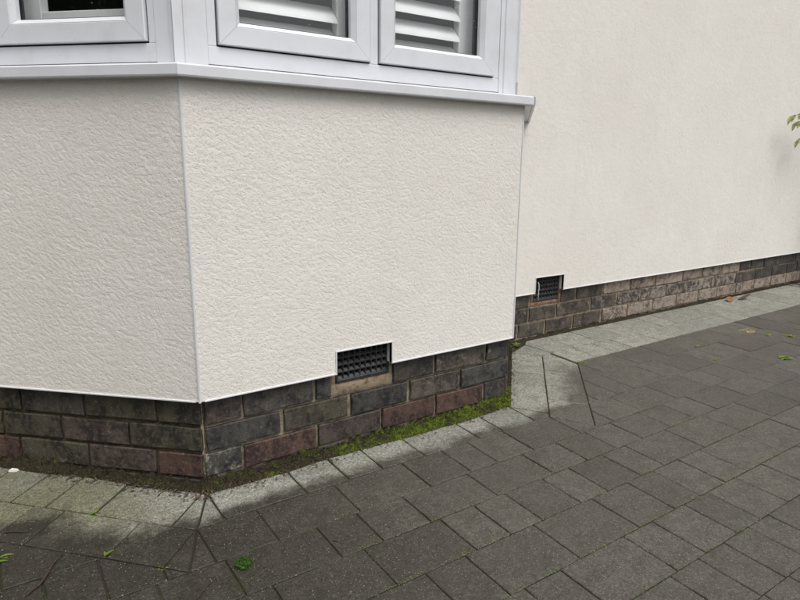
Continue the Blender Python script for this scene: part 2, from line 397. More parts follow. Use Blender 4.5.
# right splay strips
def RS(d, o): return (BAYW + (d + o) * S, (d - o) * S)
ra = [-.022, .212, .356, .46, .60]; rb = [-.072, .07, .235, .41, .53]
for a, b in zip(ra[:-1], ra[1:]): PAV.append([RS(a, .014), RS(a - (.018 if a < 0 else 0), .155), RS(b, .155), RS(b, .014)])
for i, (a, b) in enumerate(zip(rb[:-1], rb[1:])): PAV.append([RS(a, .155), RS(a - (.030 if i == 0 else -.01), .308), RS(b + (.01 if i < 3 else 0), .308), RS(b, .155)])
PAV += [[RS(-.022, .014), (1.113, -.152), (1.178, -.163), RS(-.04, .155)], [(1.178, -.163), (1.178, -.302), (1.262, -.302), RS(-.102, .308)],
        [RS(.60, .014), RS(.60, .155), (1.725, .322), (1.700, .47)][0:4], [RS(.53, .155), RS(.53, .308), (1.712, .178), (1.725, .322), RS(.60, .155)]]
# strips along the main wall
ma = [1.74, 1.885, 2.07, 2.27, 2.42, 2.62, 2.76, 2.98, 3.13, 3.35, 3.46, 3.70, 3.84, 4.06, 4.3, 4.45, 4.68, 4.9, 5.1, 5.35]
mb = [1.725, 1.867, 2.01, 2.147, 2.37, 2.52, 2.67, 2.90, 3.12, 3.27, 3.50, 3.62, 3.85, 4.0, 4.22, 4.38, 4.6, 4.85, 5.0, 5.35]
PAV.append([(1.700, .47), (1.725, .322), (1.74, .322), (1.74, .505)])
for a, b in zip(ma[:-1], ma[1:]): PAV.append(rect(a, b, .322, .508))
for a, b in zip(mb[:-1], mb[1:]): PAV.append(rect(a, b, .178, .322))
for xx in np.arange(-2.1, -.75, .22): PAV.append(rect(xx, xx + .22, .585, .73)) if xx < -2.5 else None

def cand_border(q):
    x = sum(p[0] for p in q) / len(q); y = sum(p[1] for p in q) / len(q)
    return min(max(-y, -(x + y) * S, (x - BAYW - y) * S), BAYD - y) < .16
def project(p):
    d = Vector(p) - CAM; zc = d.dot(F_)
    if zc < .05: return None
    return (400 + FPX * d.dot(R_) / zc, 300 - FPX * d.dot(U_) / zc, zc)
cand = []
for q in PAV:
    q = [p for p in q]
    if area(q) < 0: q = q[::-1]
    q = inset(q, .0024 if sum(p[0] for p in q) / len(q) > 1.5 and sum(p[1] for p in q) / len(q) > .15 or cand_border(q) else .0015)
    if len(q) < 3 or area(q) < 1e-4: continue
    cx = sum(p[0] for p in q) / len(q); cy = sum(p[1] for p in q) / len(q)
    pr = [project((p[0], p[1], gz(*p))) for p in q]
    vis = any(a and -4 < a[0] < 804 and 280 < a[1] < 604 for a in pr)
    dist = math.hypot(cx - CAM.x, cy - CAM.y)
    cand.append((0 if vis else 1, dist, q, cx, cy))
cand.sort(key=lambda c: (c[0], c[1]))
rest = MB(); npav = 0
for vis, dist, q, cx, cy in cand:
    fine = vis == 0 and dist < 2.6
    q2 = []
    for i in range(len(q)):
        p0, p1 = q[i], q[(i + 1) % len(q)]; l = math.hypot(p1[0] - p0[0], p1[1] - p0[1]); m_ = max(1, int(l / .03)) if fine else 1
        ex, ey = (p1[0] - p0[0]) / max(l, 1e-6), (p1[1] - p0[1]) / max(l, 1e-6)
        for k in range(m_):
            t = k / m_; j = rr.uniform(-.0003, .0009) if k else rr.uniform(.0, .0022) * fine
            q2.append((p0[0] + (p1[0] - p0[0]) * t - ey * j, p0[1] + (p1[1] - p0[1]) * t + ex * j))
    q = q2; top = []
    for i in range(len(q)):
        pa, pb, pc = q[i - 1], q[i], q[(i + 1) % len(q)]
        d1 = Vector((pb[0] - pa[0], pb[1] - pa[1])).normalized(); d2 = Vector((pc[0] - pb[0], pc[1] - pb[1])).normalized()
        n1_ = Vector((-d1.y, d1.x)); n2_ = Vector((-d2.y, d2.x)); bs = (n1_ + n2_); bs = bs / max(.35, bs.length_squared / 2) if bs.length > .1 else n1_
        w_ = rr.uniform(.0012, .0026); top.append((pb[0] + bs.x * w_, pb[1] + bs.y * w_))
    n = len(q); tx, ty, tz = rr.gauss(0, .003), rr.gauss(0, .003), rr.gauss(0, .0005)
    def Z(p, o): return gz(*p) + o + tz + (p[0] - cx) * tx + (p[1] - cy) * ty
    V = [(p[0], p[1], Z(p, -.05)) for p in q] + [(p[0], p[1], Z(p, -.0019)) for p in q] + [(p[0], p[1], Z(p, 0)) for p in top]
    Fc = [tuple(range(2 * n, 3 * n))]
    for i in range(n):
        j = (i + 1) % n; Fc += [(i, j, n + j, n + i), (n + i, n + j, 2 * n + j, 2 * n + i)]
    if vis == 0 and npav < 295:
        oz = gz(cx, cy)
        me = mesh('paver', [(a - cx, b - cy, c - oz) for a, b, c in V], Fc)
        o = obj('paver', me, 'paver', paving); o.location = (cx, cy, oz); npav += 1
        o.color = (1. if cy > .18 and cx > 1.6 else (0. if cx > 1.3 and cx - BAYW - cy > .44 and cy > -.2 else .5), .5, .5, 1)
    else: rest.add(V, Fc)
print('pavers', npav, 'of', len(cand))
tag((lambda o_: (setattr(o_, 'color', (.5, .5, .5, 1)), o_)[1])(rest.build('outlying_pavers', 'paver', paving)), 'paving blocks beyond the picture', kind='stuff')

# ------------------------------------------------------------------ the house
house = empty('house', (0, 0, gz(0, 0)))
tag(house, 'cream rendered house with bay window above a dark brick plinth', 'house')
HZ = Matrix.Translation((0, 0, -gz(0, 0)))
def hpart(name, mb, mat, wf, smooth=False):
    return mb.build(name, mat, house, HZ @ wf, smooth)

# ---- plinths of bricks
BR_CACHE = {}
def brick_mesh(L, H, var):
    key = (round(L, 2), round(H, 3), var)
    if key in BR_CACHE: return BR_CACHE[key]
    L = key[0]; r = random.Random(int(key[0] * 1000) * 7 + var); nx, nz = 6, 4; v = []; f = []
    us = [0, .0028 / L, .25, .55, .8, 1 - .0028 / L, 1]; ws = [0, .0028 / H, .5, 1 - .0028 / H, 1]
    for j in range(nz + 1):
        for i in range(nx + 1):
            e = (i in (0, nx)) + (j in (0, nz))
            v.append((-L / 2 + L * us[i] + (r.uniform(-.0018, .0022) * (1 if i == 0 else -1) if i in (0, nx) else 0), (.0017 if e else 0) + (.002 if e > 1 else 0) + r.uniform(-.0003, .0003) + (r.uniform(0, .004) if e and r.random() < .25 else 0),
                      -H / 2 + H * ws[j] + (r.uniform(-.0016, .0020) * (1 if j == 0 else -1) if j in (0, nz) else 0)))
    for j in range(nz):
        for i in range(nx):
            a = j * (nx + 1) + i; f.append((a, a + 1, a + nx + 2, a + nx + 1))
    ring = [i for i in range(nx + 1)] + [(j + 1) * (nx + 1) - 1 for j in range(1, nz + 1)] + [nz * (nx + 1) + i for i in range(nx - 1, -1, -1)] + [j * (nx + 1) for j in range(nz - 1, 0, -1)]
    k = len(v); v += [(v[i][0], .055, v[i][2]) for i in ring]; n = len(ring)
    for i in range(n): f.append((ring[(i + 1) % n], ring[i], k + i, k + (i + 1) % n))
    BR_CACHE[key] = mesh('brick', v, f, False); return BR_CACHE[key]
PAL = dict(grey=(.041, .037, .034), blue=(.036, .0345, .0335), green=(.042, .038, .029), purple=(.043, .034, .031), red=(.053, .032, .028), brown=(.050, .043, .037), pink=(.145, .112, .09), dark=(.032, .031, .030))
bk = random.Random(5)
def brick(par, x0, x1, course, colr, smear=.2, gap=.0095, dz=0., dy=0.):
    z0 = {'A': .0795, 'B': .0045, 'C': -.0705, 'D': -.1455}[course]; H = .066
    L = x1 - x0 - gap
    if L < .015: return
    o = obj('brick', brick_mesh(L, H, bk.randrange(3)), 'brick', par)
    o.location = ((x0 + x1) / 2, dy + bk.uniform(-.0012, .0012), z0 + H / 2 + dz + bk.uniform(-.002, .002))
    o.rotation_euler = (bk.uniform(-.006, .006), bk.uniform(-.009, .009), bk.uniform(-.003, .003))
    c = PAL[colr]; k = bk.uniform(.85, 1.18); o.color = (c[0] * k, c[1] * k, c[2] * k, smear)
    return o
def mortar_wall(wf, x0, x1, mat, y=.0100, holes=(), z1=.26, back=.10):
    mb = MB(); xs = [x0]
    nx = max(2, int((x1 - x0) / .02)); nz = 20; zs = np.linspace(-.2, z1, nz + 1); xx = np.linspace(x0, x1, nx + 1)
    v = []
    for z in zs:
        for x in xx: v.append((x, y + (vnoise(np.array(x * 60.), np.array(z * 60. + 9), 3) - .5) * .0035, z))
    f = []
    for j in range(nz):
        for i in range(nx):
            xm = (xx[i] + xx[i + 1]) / 2; zm = (zs[j] + zs[j + 1]) / 2
            if any(a < xm < b and c < zm < d for a, b, c, d in holes): continue
            a = j * (nx + 1) + i; f.append((a, a + 1, a + nx + 2, a + nx + 1))
    mb.add(v, f); mb.box(x0, x1, y + .06, back, -.2, z1)
    return hpart('brick_plinth', mb, mat, wf)
pf = mortar_wall(WF, -.002, BAYW + .002, 'mortar', holes=[(.405, .596, .115, .26)]); pf['label'] = 'dark engineering brick plinth under the bay front'
A = [.004, .110, .333, .390]
for (a, b), cl, sm in zip(zip(A[:-1], A[1:]), ('purple', 'grey', 'blue'), (.1, .35, .1)): brick(pf, a, b, 'A', cl, sm)
A = [.606, .778, 1.009, 1.122]
for (a, b), cl, sm in zip(zip(A[:-1], A[1:]), ('grey', 'brown', 'blue'), (.15, .4, .4)): brick(pf, a, b, 'A', cl, sm)
B = [.004, .227, .45, .674, .897, 1.122]
for (a, b), cl, sm in zip(zip(B[:-1], B[1:]), ('blue', 'green', 'blue', 'brown', 'blue'), (.15, .15, .12, .3, .15)): brick(pf, a, b, 'B', cl, sm)
Cc = [.0, .108, .338, .565, .786, 1.006, 1.120]
for (a, b), cl, sm in zip(zip(Cc[:-1], Cc[1:]), ('dark', 'red', 'purple', 'red', 'red', 'grey'), (.55, .1, .15, .1, .12, .3)): brick(pf, a, b, 'C', cl, sm, dy=.003 if a in (0., 1.006) else 0)
for a in np.arange(.0, 1.1, .224): brick(pf, a, a + .224, 'D', 'dark', .1, dy=.007)

pl = mortar_wall(WL, -SPL, .002, 'mortar_dark'); pl['label'] = 'mossy dark brick plinth under the left splay of the bay'
for lst, cr, cols in (([.004, .131, .349, .55, .76], 'A', ('green', 'green', 'grey', 'green')), ([.004, .218, .426, .615, .76], 'B', ('green', 'purple', 'green', 'green')),
                      ([.004, .14, .351, .566, .76], 'C', ('red', 'purple', 'green', 'red')), ([-.01, .2, .42, .64, .76], 'D', ('dark', 'green', 'dark', 'dark'))):
    for (a, b), cl in zip(zip(lst[:-1], lst[1:]), cols): brick(pl, -min(b, SPL), -a, cr, cl, bk.uniform(.05, .3), gap=.008)
pr_ = mortar_wall(WR, -.002, SPL, 'mortar'); pr_['label'] = 'brick plinth under the right splay of the bay'
for lst, cr in (([.0, .11, .335, .56, .745], 'A'), ([.0, .22, .445, .67, .745], 'B'), ([.0, .11, .335, .56, .745], 'C')):
    for a, b in zip(lst[:-1], lst[1:]): brick(pr_, a, b, cr, bk.choice(('grey', 'blue', 'brown')), .2)
pm = mortar_wall(WM, BAYW + BAYD - .01, 5.4, 'mortar_pale', y=.0065, holes=[(1.805, 1.988, .10, .26)], back=.2); pm['label'] = 'weathered brown and grey brick plinth along the flank wall'
ends = [4.594, 4.82, 5.05, 5.3]
def mcols(x): return ('brown', 'brown', 'brown') if x < 2.3 else (('pink', 'brown', 'pink') if x < 3.75 else ('grey', 'grey', 'pink'))
for lst, cr in (([1.655, 1.781], 'A'), ([2.005, 2.121, 2.343, 2.589, 2.828, 3.109, 3.33, 3.56, 3.785, 3.93, 4.112, 4.353] + ends, 'A'),
                ([1.655, 1.779, 1.975, 2.25, 2.472, 2.695, 2.943, 3.177, 3.45, 3.748, 4.005, 4.243, 4.47, 4.628, 4.86, 5.1, 5.3], 'B'),
                ([1.655, 1.705, 1.9, 2.11, 2.344, 2.579, 2.819, 3.06, 3.304, 3.53, 3.768, 4.01, 4.253, 4.48, 4.7, 4.93, 5.16, 5.3], 'C')):
    for a, b in zip(lst[:-1], lst[1:]):
        cl = mcols(a)[{'A': 1 if a < 2.3 or a > 3.7 else 0, 'B': 1, 'C': 0 if a < 3.7 else 2}[cr]]
        brick(pm, a, b, cr, cl, bk.uniform(.35, .55) if a < 2.3 else (bk.uniform(.7, .95) if a < 3.7 else (.8 if cr == 'C' else .3)), gap=.011)
pq = mortar_wall(WM, -6, -BAYD, 'mortar_dark', back=.2); pq['label'] = 'brick plinth left of the bay'

# ---- air bricks
def air_brick(wf, x0, x1, z0, z1, nx, nz, y0, label):
    mb = MB(); fr = .007
    mb.cbox(x0, x1, y0, y0 + .01, z0, z0 + fr + .004); mb.cbox(x0, x1, y0, y0 + .01, z1 - fr, z1)
    mb.cbox(x0, x0 + fr, y0 + .0003, y0 + .01, z0 + fr, z1 - fr); mb.cbox(x1 - fr, x1, y0 + .0003, y0 + .01, z0 + fr, z1 - fr)
    cw = (x1 - x0 - 2 * fr) / nx; ch = (z1 - z0 - 2 * fr - .004) / nz
    for i in range(nx):
        for j in range(nz):
            a = x0 + fr + i * cw; b = a + cw; c = z0 + fr + .004 + j * ch; d = c + ch
            q = [(a, c), (b, c), (b, d), (a, d)]; bar = .0016
            i1 = [(a + bar, c + bar), (b - bar, c + bar), (b - bar, d - bar), (a + bar, d - bar)]
            xm = (a + b) / 2; hw = cw * .22; h0 = c + ch * .42; h1 = c + ch * .86
            i2 = [(xm - hw, h0), (xm + hw, h0), (xm + hw, h1), (xm - hw, h1)]
            V = [(u, y0 + .002, w_) for u, w_ in q] + [(u, y0 + .002, w_) for u, w_ in i1] + [(u, y0 + .010, w_) for u, w_ in i2] + [(u, y0 + .045, w_) for u, w_ in i2]
            Fc = []
            for k in (0, 4, 8):
                for e in range(4): Fc.append((k + e, k + (e + 1) % 4, k + 4 + (e + 1) % 4, k + 4 + e))
            Fc.append((12, 13, 14, 15)); mb.add(V, Fc)
    o = hpart('air_brick', mb, 'air', wf); o['label'] = label; return o
air_brick(WF, .404, .597, .115, .245, 9, 5, .002, 'black plastic air brick in the bay front')
air_brick(WM, 1.803, 1.99, .098, .25, 9, 6, .002, 'black air brick with white streak in the flank wall')
def patch(wf, rects, mat, y):
    mb = MB()
    for x0, x1, z0, z1 in rects:
        nx = max(2, int((x1 - x0) / .008)); nz = max(2, int((z1 - z0) / .008)); v = []; f = []
        for j in range(nz + 1):
            for i in range(nx + 1):
                ed = i in (0, nx) or j in (0, nz)
                v.append((x0 + (x1 - x0) * i / nx + (random.uniform(-.001, .001) if ed else 0), y + (.004 if ed else random.uniform(-.0008, .0008)), z0 + (z1 - z0) * j / nz + (random.uniform(-.0015, .0015) if ed else 0)))
        for j in range(nz):
            for i in range(nx):
                a = j * (nx + 1) + i; f.append((a, a + 1, a + nx + 2, a + nx + 1))
        mb.add(v, f)
    return hpart('mortar_bed', mb, mat, wf, True)
patch(WF, [(.384, .603, .0735, .1145), (.5945, .608, .110, .26), (.384, .4055, .1145, .26)], 'mortar_patch', .0035)['label'] = 'buff mortar bed under the front air brick'
patch(WM, [(1.785, 2.005, .0785, .0975), (1.986, 2.010, .085, .26), (1.785, 1.806, .0975, .26)], 'mortar_orange', .001)['label'] = 'orange mortar around the flank air brick'
mb = MB(); mb.tube([(1.829, -.001, .20), (1.836, -.0012, .19), (1.838, -.0012, .17), (1.836, -.0012, .135), (1.837, -.0012, .105)], [.0022, .003, .0022, .0018, .002], 6)
hpart('white_streak', mb, 'chip', WM, True)

# ---- rendered walls
def rough_panel(wf, u0, u1, v0, v1, y, step, notch=None, seed=1, amp=.0009, back=.04, scale=1.):
    us = list(np.arange(u0, u1, step)); vs = list(np.arange(v0, v1, step))
    if u1 - us[-1] < step * .4: us[-1] = u1
    else: us.append(u1)
    if v1 - vs[-1] < step * .4: vs[-1] = v1
    else: vs.append(v1)
    us = np.array(us); vs = np.array(vs)
    if notch:
        for e in notch[:2]: us[np.argmin(abs(us - e))] = e
        vs[np.argmin(abs(vs - notch[3]))] = notch[3]
    Ug, Vg = np.meshgrid(us, vs)
    a = math.radians(-33); P = (Ug * math.cos(a) + Vg * math.sin(a)) / scale; Q = (-Ug * math.sin(a) + Vg * math.cos(a)) / scale
    wx = (vnoise(Ug / .02, Vg / .02, seed + 5) - .5) * .012; wy = (vnoise(Ug / .02, Vg / .02, seed + 6) - .5) * .012
    n1 = vnoise((P + wx * .3) / .0085, (Q + wy * .3) / .0046, seed); n2 = vnoise((P * .8 + Q * .6) / (.0052 if step < .003 else .0125), (Q * .8 - P * .6) / (.005 if step < .003 else .0115), seed + 1); n3 = vnoise(Ug / .05, Vg / .05, seed + 2)
    n4 = vnoise((P + wx) / .021, (Q - wy) / .012, seed + 3)
    h = sstep(.16, .60, n1 * .85 + n4 * .15) * .65 + .35 * n2 + .2 * n3
    ed = np.minimum(np.minimum(Ug - u0, u1 - Ug), Vg - v0)
    h = 1.2 - (1.2 - h) * sstep(0, .006, ed)
    Y = y + .0012 - amp * (h - 0.25)
    nu, nv = len(us), len(vs)
    co = np.stack([Ug, Y, Vg], -1).reshape(-1, 3)
    idx = np.arange(nu * nv).reshape(nv, nu)
    q = np.stack([idx[:-1, :-1], idx[:-1, 1:], idx[1:, 1:], idx[1:, :-1]], -1).reshape(-1, 4)
    if notch:
        um = ((Ug[:-1, :-1] + Ug[1:, 1:]) / 2).reshape(-1); vm = ((Vg[:-1, :-1] + Vg[1:, 1:]) / 2).reshape(-1)
        q = q[~((um > notch[0]) & (um < notch[1]) & (vm > notch[2]) & (vm < notch[3]))]
    # backing skirts so the panel has real thickness
    xv = []; xf = []
    def quad(a, b):
        k = len(co) + len(xv)
        xv.extend([(a[0], y + .0005, a[1]), (b[0], y + .0005, b[1]), (b[0], y + back, b[1]), (a[0], y + back, a[1])]); xf.append((k, k + 1, k + 2, k + 3))
    if notch:
        quad((u0, v0), (notch[0], v0)); quad((notch[0], v0), (notch[0], notch[3])); quad((notch[0], notch[3]), (notch[1], notch[3])); quad((notch[1], notch[3]), (notch[1], v0)); quad((notch[1], v0), (u1, v0))
    else: quad((u0, v0), (u1, v0))
    quad((u1, v0), (u1, v1)); quad((u1, v1), (u0, v1)); quad((u0, v1), (u0, v0))
    co = np.concatenate([co, np.array(xv)]); q = np.concatenate([q, np.array(xf)])
    me = bpy.data.meshes.new('rendered_wall'); me.vertices.add(len(co)); me.vertices.foreach_set('co', co.astype(np.float32).ravel())
    me.loops.add(q.size); me.loops.foreach_set('vertex_index', q.astype(np.int32).ravel())
    me.polygons.add(len(q)); me.polygons.foreach_set('loop_start', np.arange(0, q.size, 4, dtype=np.int32)); me.polygons.foreach_set('loop_total', np.full(len(q), 4, dtype=np.int32))
    me.update(calc_edges=True); me.validate(); me.polygons.foreach_set('use_smooth', [True] * len(me.polygons))
    return obj('rendered_wall', me, 'render', house, HZ @ wf)
XR = 1.118
rwF = rough_panel(WF, -EREN * TAN, XR, ZB, ZSILL + .004, -EREN, .0020, notch=(.395, .589, ZB - .1, .2225), seed=2)
rwF['label'] = 'cream textured render panel under the front bay window'
rwL = rough_panel(WL, -.80, EREN * TAN, ZB, ZSILL + .004, -EREN, .0020, seed=9); rwL['label'] = 'shaded cream textured render panel on the left splay'
rwR = rough_panel(WR, .0, .76, ZB, ZSILL + .004, -.0146, .012, seed=12); rwR['label'] = 'cream render panel on the right splay'
rwM = rough_panel(WM, 1.60, 4.9, ZB - .005, 2.0, -EREN, .0042, notch=(1.790, 1.992, ZB - .1, .2265), seed=15, amp=.0008, scale=1.6)
rwM['label'] = 'pale cream render on the flank wall beyond the bay'
def bead(par, pts, w_=.005, y=-EREN, name='drip_bead'):
    mb = MB()
    for (x0, z0, x1, z1) in pts:
        mb.cbox(min(x0, x1), max(x0, x1), y - .0022, y + .012, min(z0, z1), max(z0, z1), .0008)
    o = mb.build(name, 'bead', par); return o
b_ = .0045
bead(rwF, [(.003, ZB - .002, .395 - b_, ZB + .0025), (.589 + b_, ZB - .002, XR - .004, ZB + .0025), (.395 - b_, ZB - .002, .395, .2225 + b_), (.589, ZB - .002, .589 + b_, .2225 + b_), (.395 + .0002, .2225, .589 - .0002, .2225 + b_ - .0003)])
bead(rwL, [(-.80, ZB - .002, -.003, ZB + .0025)])
bead(rwM, [(1.62, ZB - .007, 1.790 - b_, ZB - .003), (1.992 + b_, ZB - .007, 4.9, ZB - .003), (1.790 - b_, ZB - .007, 1.790, .2265 + b_), (1.992, ZB - .007, 1.992 + b_, .2265 + b_), (1.7902, .2265, 1.9918, .2265 + b_ - .0003)])
def corner_bead(par, x, sgn):
    # two thin arms either side of the arris, in the frame of the front wall
    e = EREN + .0022; mb = MB()
    c = Vector((x, -e)); a = Vector((sgn, 0)); bb = Vector((-S * sgn, S)); o_ = Vector((-sgn * TAN, 1.)) * .003
    arm = .0036
    poly = [c, c + a * arm, c + a * arm + Vector((0, .004)), c + o_, c + bb * arm + Vector((S * sgn, S)) * .004, c + bb * arm]
    poly = [(p.x, p.y) for p in poly]
    if sgn < 0: poly = poly[::-1]
    mb.prism(poly, ZB - .002, ZSILL + .002)
    return mb.build('corner_bead', 'bead', par)
corner_bead(rwF, -(EREN + .0022) * TAN, 1)
mb = MB(); e = EREN + .002; mb.cbox(XR - .0048, XR + .0006, -e, -EREN + .012, ZB - .002, ZSILL + .002, .0012); mb.build('corner_bead', 'bead', rwF)

# plain walls out of the picture, roof, room
mb = MB()
mb.box(4.9, 5.6, -EREN + .0007, .2, ZB - .005, 2.0); hpart('rendered_wall', mb, 'render', WM)
mb = MB(); mb.box(1.60, 5.6, -EREN + .0007, .2, 2.0, 5.0); hpart('rendered_wall', mb, 'render', WM)
mb = MB(); mb.box(1.66, 5.6, -EREN + .045, .2, .26, 2.0); hpart('wall_core', mb, 'inner', WM)
mb = MB(); mb.box(-6, -.50, -EREN, .2, ZB, 5.0); hpart('rendered_wall', mb, 'render', WM)
mb = MB(); mb.box(-.50, 1.60, -EREN, .2, 2.32, 5.0); hpart('rendered_wall', mb, 'render', WM)
mb = MB(); mb.box(5.4, 5.6, .2, 5, -.2, 5); mb.box(-6, -5.8, .2, 5, -.2, 5); mb.box(-6, 5.6, 5, 5.2, -.2, 5); hpart('side_and_rear_wall', mb, 'render', WM)
mb = MB(); mb.box(-6.2, 5.8, -.1, 5.4, 5.0, 5.2); hpart('roof', mb, 'roof', WM)
mb = MB(); mb.box(-1.2, 2.3, 2.2, 2.3, -.1, 2.6); mb.box(-1.3, -1.2, .21, 2.3, -.1, 2.6); mb.box(2.3, 2.4, .21, 2.3, -.1, 2.6); mb.box(-1.3, 2.4, .21, 2.3, 2.45, 2.55); mb.box(-1.3, 2.4, .21, 2.3, -.15, -.05)
hpart('room_lining', mb, 'inner', WM)
def bay_poly(o): return [(-BAYD - o * TAN - .05, BAYD + .05), (-o * TAN, -o), (BAYW + o * TAN, -o), (BAYW + BAYD + o * TAN + .05, BAYD + .05)]
def bay_off(o): # bay outline pushed out by o, up to main wall
    k = o / S
    return [(-BAYD - k, BAYD + .05), (-BAYD - k + .05, BAYD), (-o * TAN, -o), (BAYW + o * TAN, -o), (BAYW + BAYD + k - .05, BAYD), (BAYW + BAYD + k, BAYD + .05)]
mb = MB(); mb.prism([(-BAYD - .06 + .1, BAYD - .02), (.03, .045), (BAYW - .03, .045), (BAYW + BAYD - .04, BAYD - .02)], .90, .975); hpart('window_board', mb, 'shutter', WF)
ob = bay_off(.08); mb = MB(); mb.prism([ob[0], ob[2], ob[3], ob[5]], 2.24, 2.34); hpart('bay_roof', mb, 'pvc', WF)

# ---- sill
def sill(wf, u0, u1, m0, m1, label):
    "profile swept along u, ends mitred: end u shifts by m*y"
    prof = [(.03, .985), (-.046, .985), (-.0495, .9815), (-.050, .960), (-.0485, .9565), (-.040, .9555), (-.0395, .9605), (-.037, .9605), (-.0365, .9555), (.03, .9555)]
    n = len(prof); V = []; 
    for (u, mm) in ((u0, m0), (u1, m1)):
        for y, z in prof: V.append((u + mm * y, y, z))
    F2 = [(i, n + i, n + (i + 1) % n, (i + 1) % n) for i in range(n)] + [tuple(range(n)), tuple(range(2 * n - 1, n - 1, -1))]
    mb = MB(); mb.add(V, F2); o = hpart('window_sill', mb, 'pvc', wf); o['label'] = label
g_ = .0003
sill(WF, g_, BAYW - g_ - .008, TAN, -TAN, 'white plastic sill under the front bay window')
sill(WL, -.86, -g_, 0, -TAN, 'white plastic sill under the left bay window')
sill(WR, g_ - .0035, .86, TAN, 0, 'white plastic sill under the right bay window')

# ---- windows
def ring(mb, x0, x1, z0, z1, prof, gap=.00035):
    "prof: (inward offset w, depth y); four mitred bars"
    cs = [(x0, z0, 1, 1), (x1, z0, -1, 1), (x1, z1, -1, -1), (x0, z1, 1, -1)]
    for k in range(4):
        A_, B_ = cs[k], cs[(k + 1) % 4]; dx, dz = B_[0] - A_[0], B_[1] - A_[1]; l = math.hypot(dx, dz); dx /= l; dz /= l
        V = []
        for (c, sg) in ((A_, 1), (B_, -1)):
            for w_, y in prof: V.append((c[0] + c[2] * w_ + dx * gap * sg, y, c[1] + c[3] * w_ + dz * gap * sg))
        n = len(prof); F2 = [(i, n + i, n + i + 1, i + 1) for i in range(n - 1)]
        F2 += [tuple(range(n)), tuple(range(2 * n - 1, n - 1, -1))]
        mb.add(V, F2)
ZT = 2.2
def window(wf, f0, f1, lights, label):
    Yf = .02; mb = MB()
    zb, z0, z1 = .9845, 1.040, ZT - .055
    xs = [f0] + [e for l in lights for e in l] + [f1]
    mb.cbox(f0, f1, Yf, Yf + .06, zb, z0, .0015); mb.cbox(f0, f1, Yf, Yf + .06, z1, ZT, .0015)
    for i in range(0, len(xs), 2): mb.cbox(xs[i] + .0002, xs[i + 1] - .0002, Yf + .0002, Yf + .0598, z0 + .0001, z1 - .0001, .0015)
    win = hpart('window', mb, 'pvc', wf); win['label'] = label
    mb = MB(); mb.box(f0 - .004, f1 + .004, Yf - .0005, Yf + .002, .9962, .9976); mb.build('sill_seam', 'gasket', win)
    for a, b in lights:
        sb = MB(); g = .0036
        ring(sb, a + g, b - g, z0 + g + .001, z1 - g, [(.012, .055), (0, .050), (0, Yf - .0065), (.002, Yf - .0085), (.044, Yf - .0085), (.0455, Yf - .0065), (.0465, Yf - .0075), (.0570, Yf + .003), (.058, Yf + .012), (.058, .05)])
        sb.build('sash', 'pvc', win)
        gb = MB(); ring(gb, a - .001, b + .001, z0 - .001, z1 + .001, [(0, .055), (0, Yf + .006), (.007, Yf + .006), (.007, .055)], 0); gb.build('seal', 'gasket', win)
        ib = MB(); ring(ib, a + .0560, b - .0560, z0 + .058, z1 - .056, [(0, .048), (0, Yf + .013), (.0075, Yf + .0145), (.0075, .048)], 0); ib.build('glazing_seal', 'gasket', win)
        pb = MB(); pb.box(a + .05, b - .05, Yf + .0175, Yf + .0215, z0 + .05, z1 - .05); pb.build('glass', 'glass', win)
    return win
window(WF, .076, 1.035, [(.099, .539), (.566, 1.011)], 'white framed front bay window with two opening lights')
window(WL, -.56, -.067, [(-.498, -.086)], 'white framed left bay window reflecting dark greenery')
window(WR, .067, .56, [(.086, .498)], 'white framed right bay window')
# corner posts
def post(pts, label):
    mb = MB(); mb.prism(pts, .9848, ZT); o = hpart('corner_post', mb, 'pvc', WF); o['label'] = label
def lw(u, y): return (u * S + y * S, -u * S + y * S)       # left splay local -> front local
def rw(u, y): return (BAYW + u * S - y * S, u * S + y * S)
poly = [lw(-.0668, .07), lw(-.0668, .019), lw(-.030, .019), lw(-.0285, .0165), lw(-.0245, .0160), lw(-.0225, .0185), (-.004, .0085 + .009), (.0185, .0165), (.0205, .0140), (.0265, .0140), (.0285, .019), (.0758, .019), (.0758, .07)]
post(poly, 'white fluted corner post between left and front windows')
poly = [(1.0352, .07), (1.0352, .019), (1.052, .019), (1.055, .015), (1.085, .014), (1.100, .0135), (1.1035, .016), (1.108, .0235), rw(.0285, .019), rw(.0668, .019), rw(.0668, .07)]
post(poly, 'white fluted corner post at the right end of the front window')
mb = MB(); mb.box(-.80, -.5602, .019, .07, .9848, ZT); hpart('end_post', mb, 'pvc', WL)
mb = MB(); mb.box(.5602, .80, .019, .07, .9848, ZT); hpart('end_post', mb, 'pvc', WR)

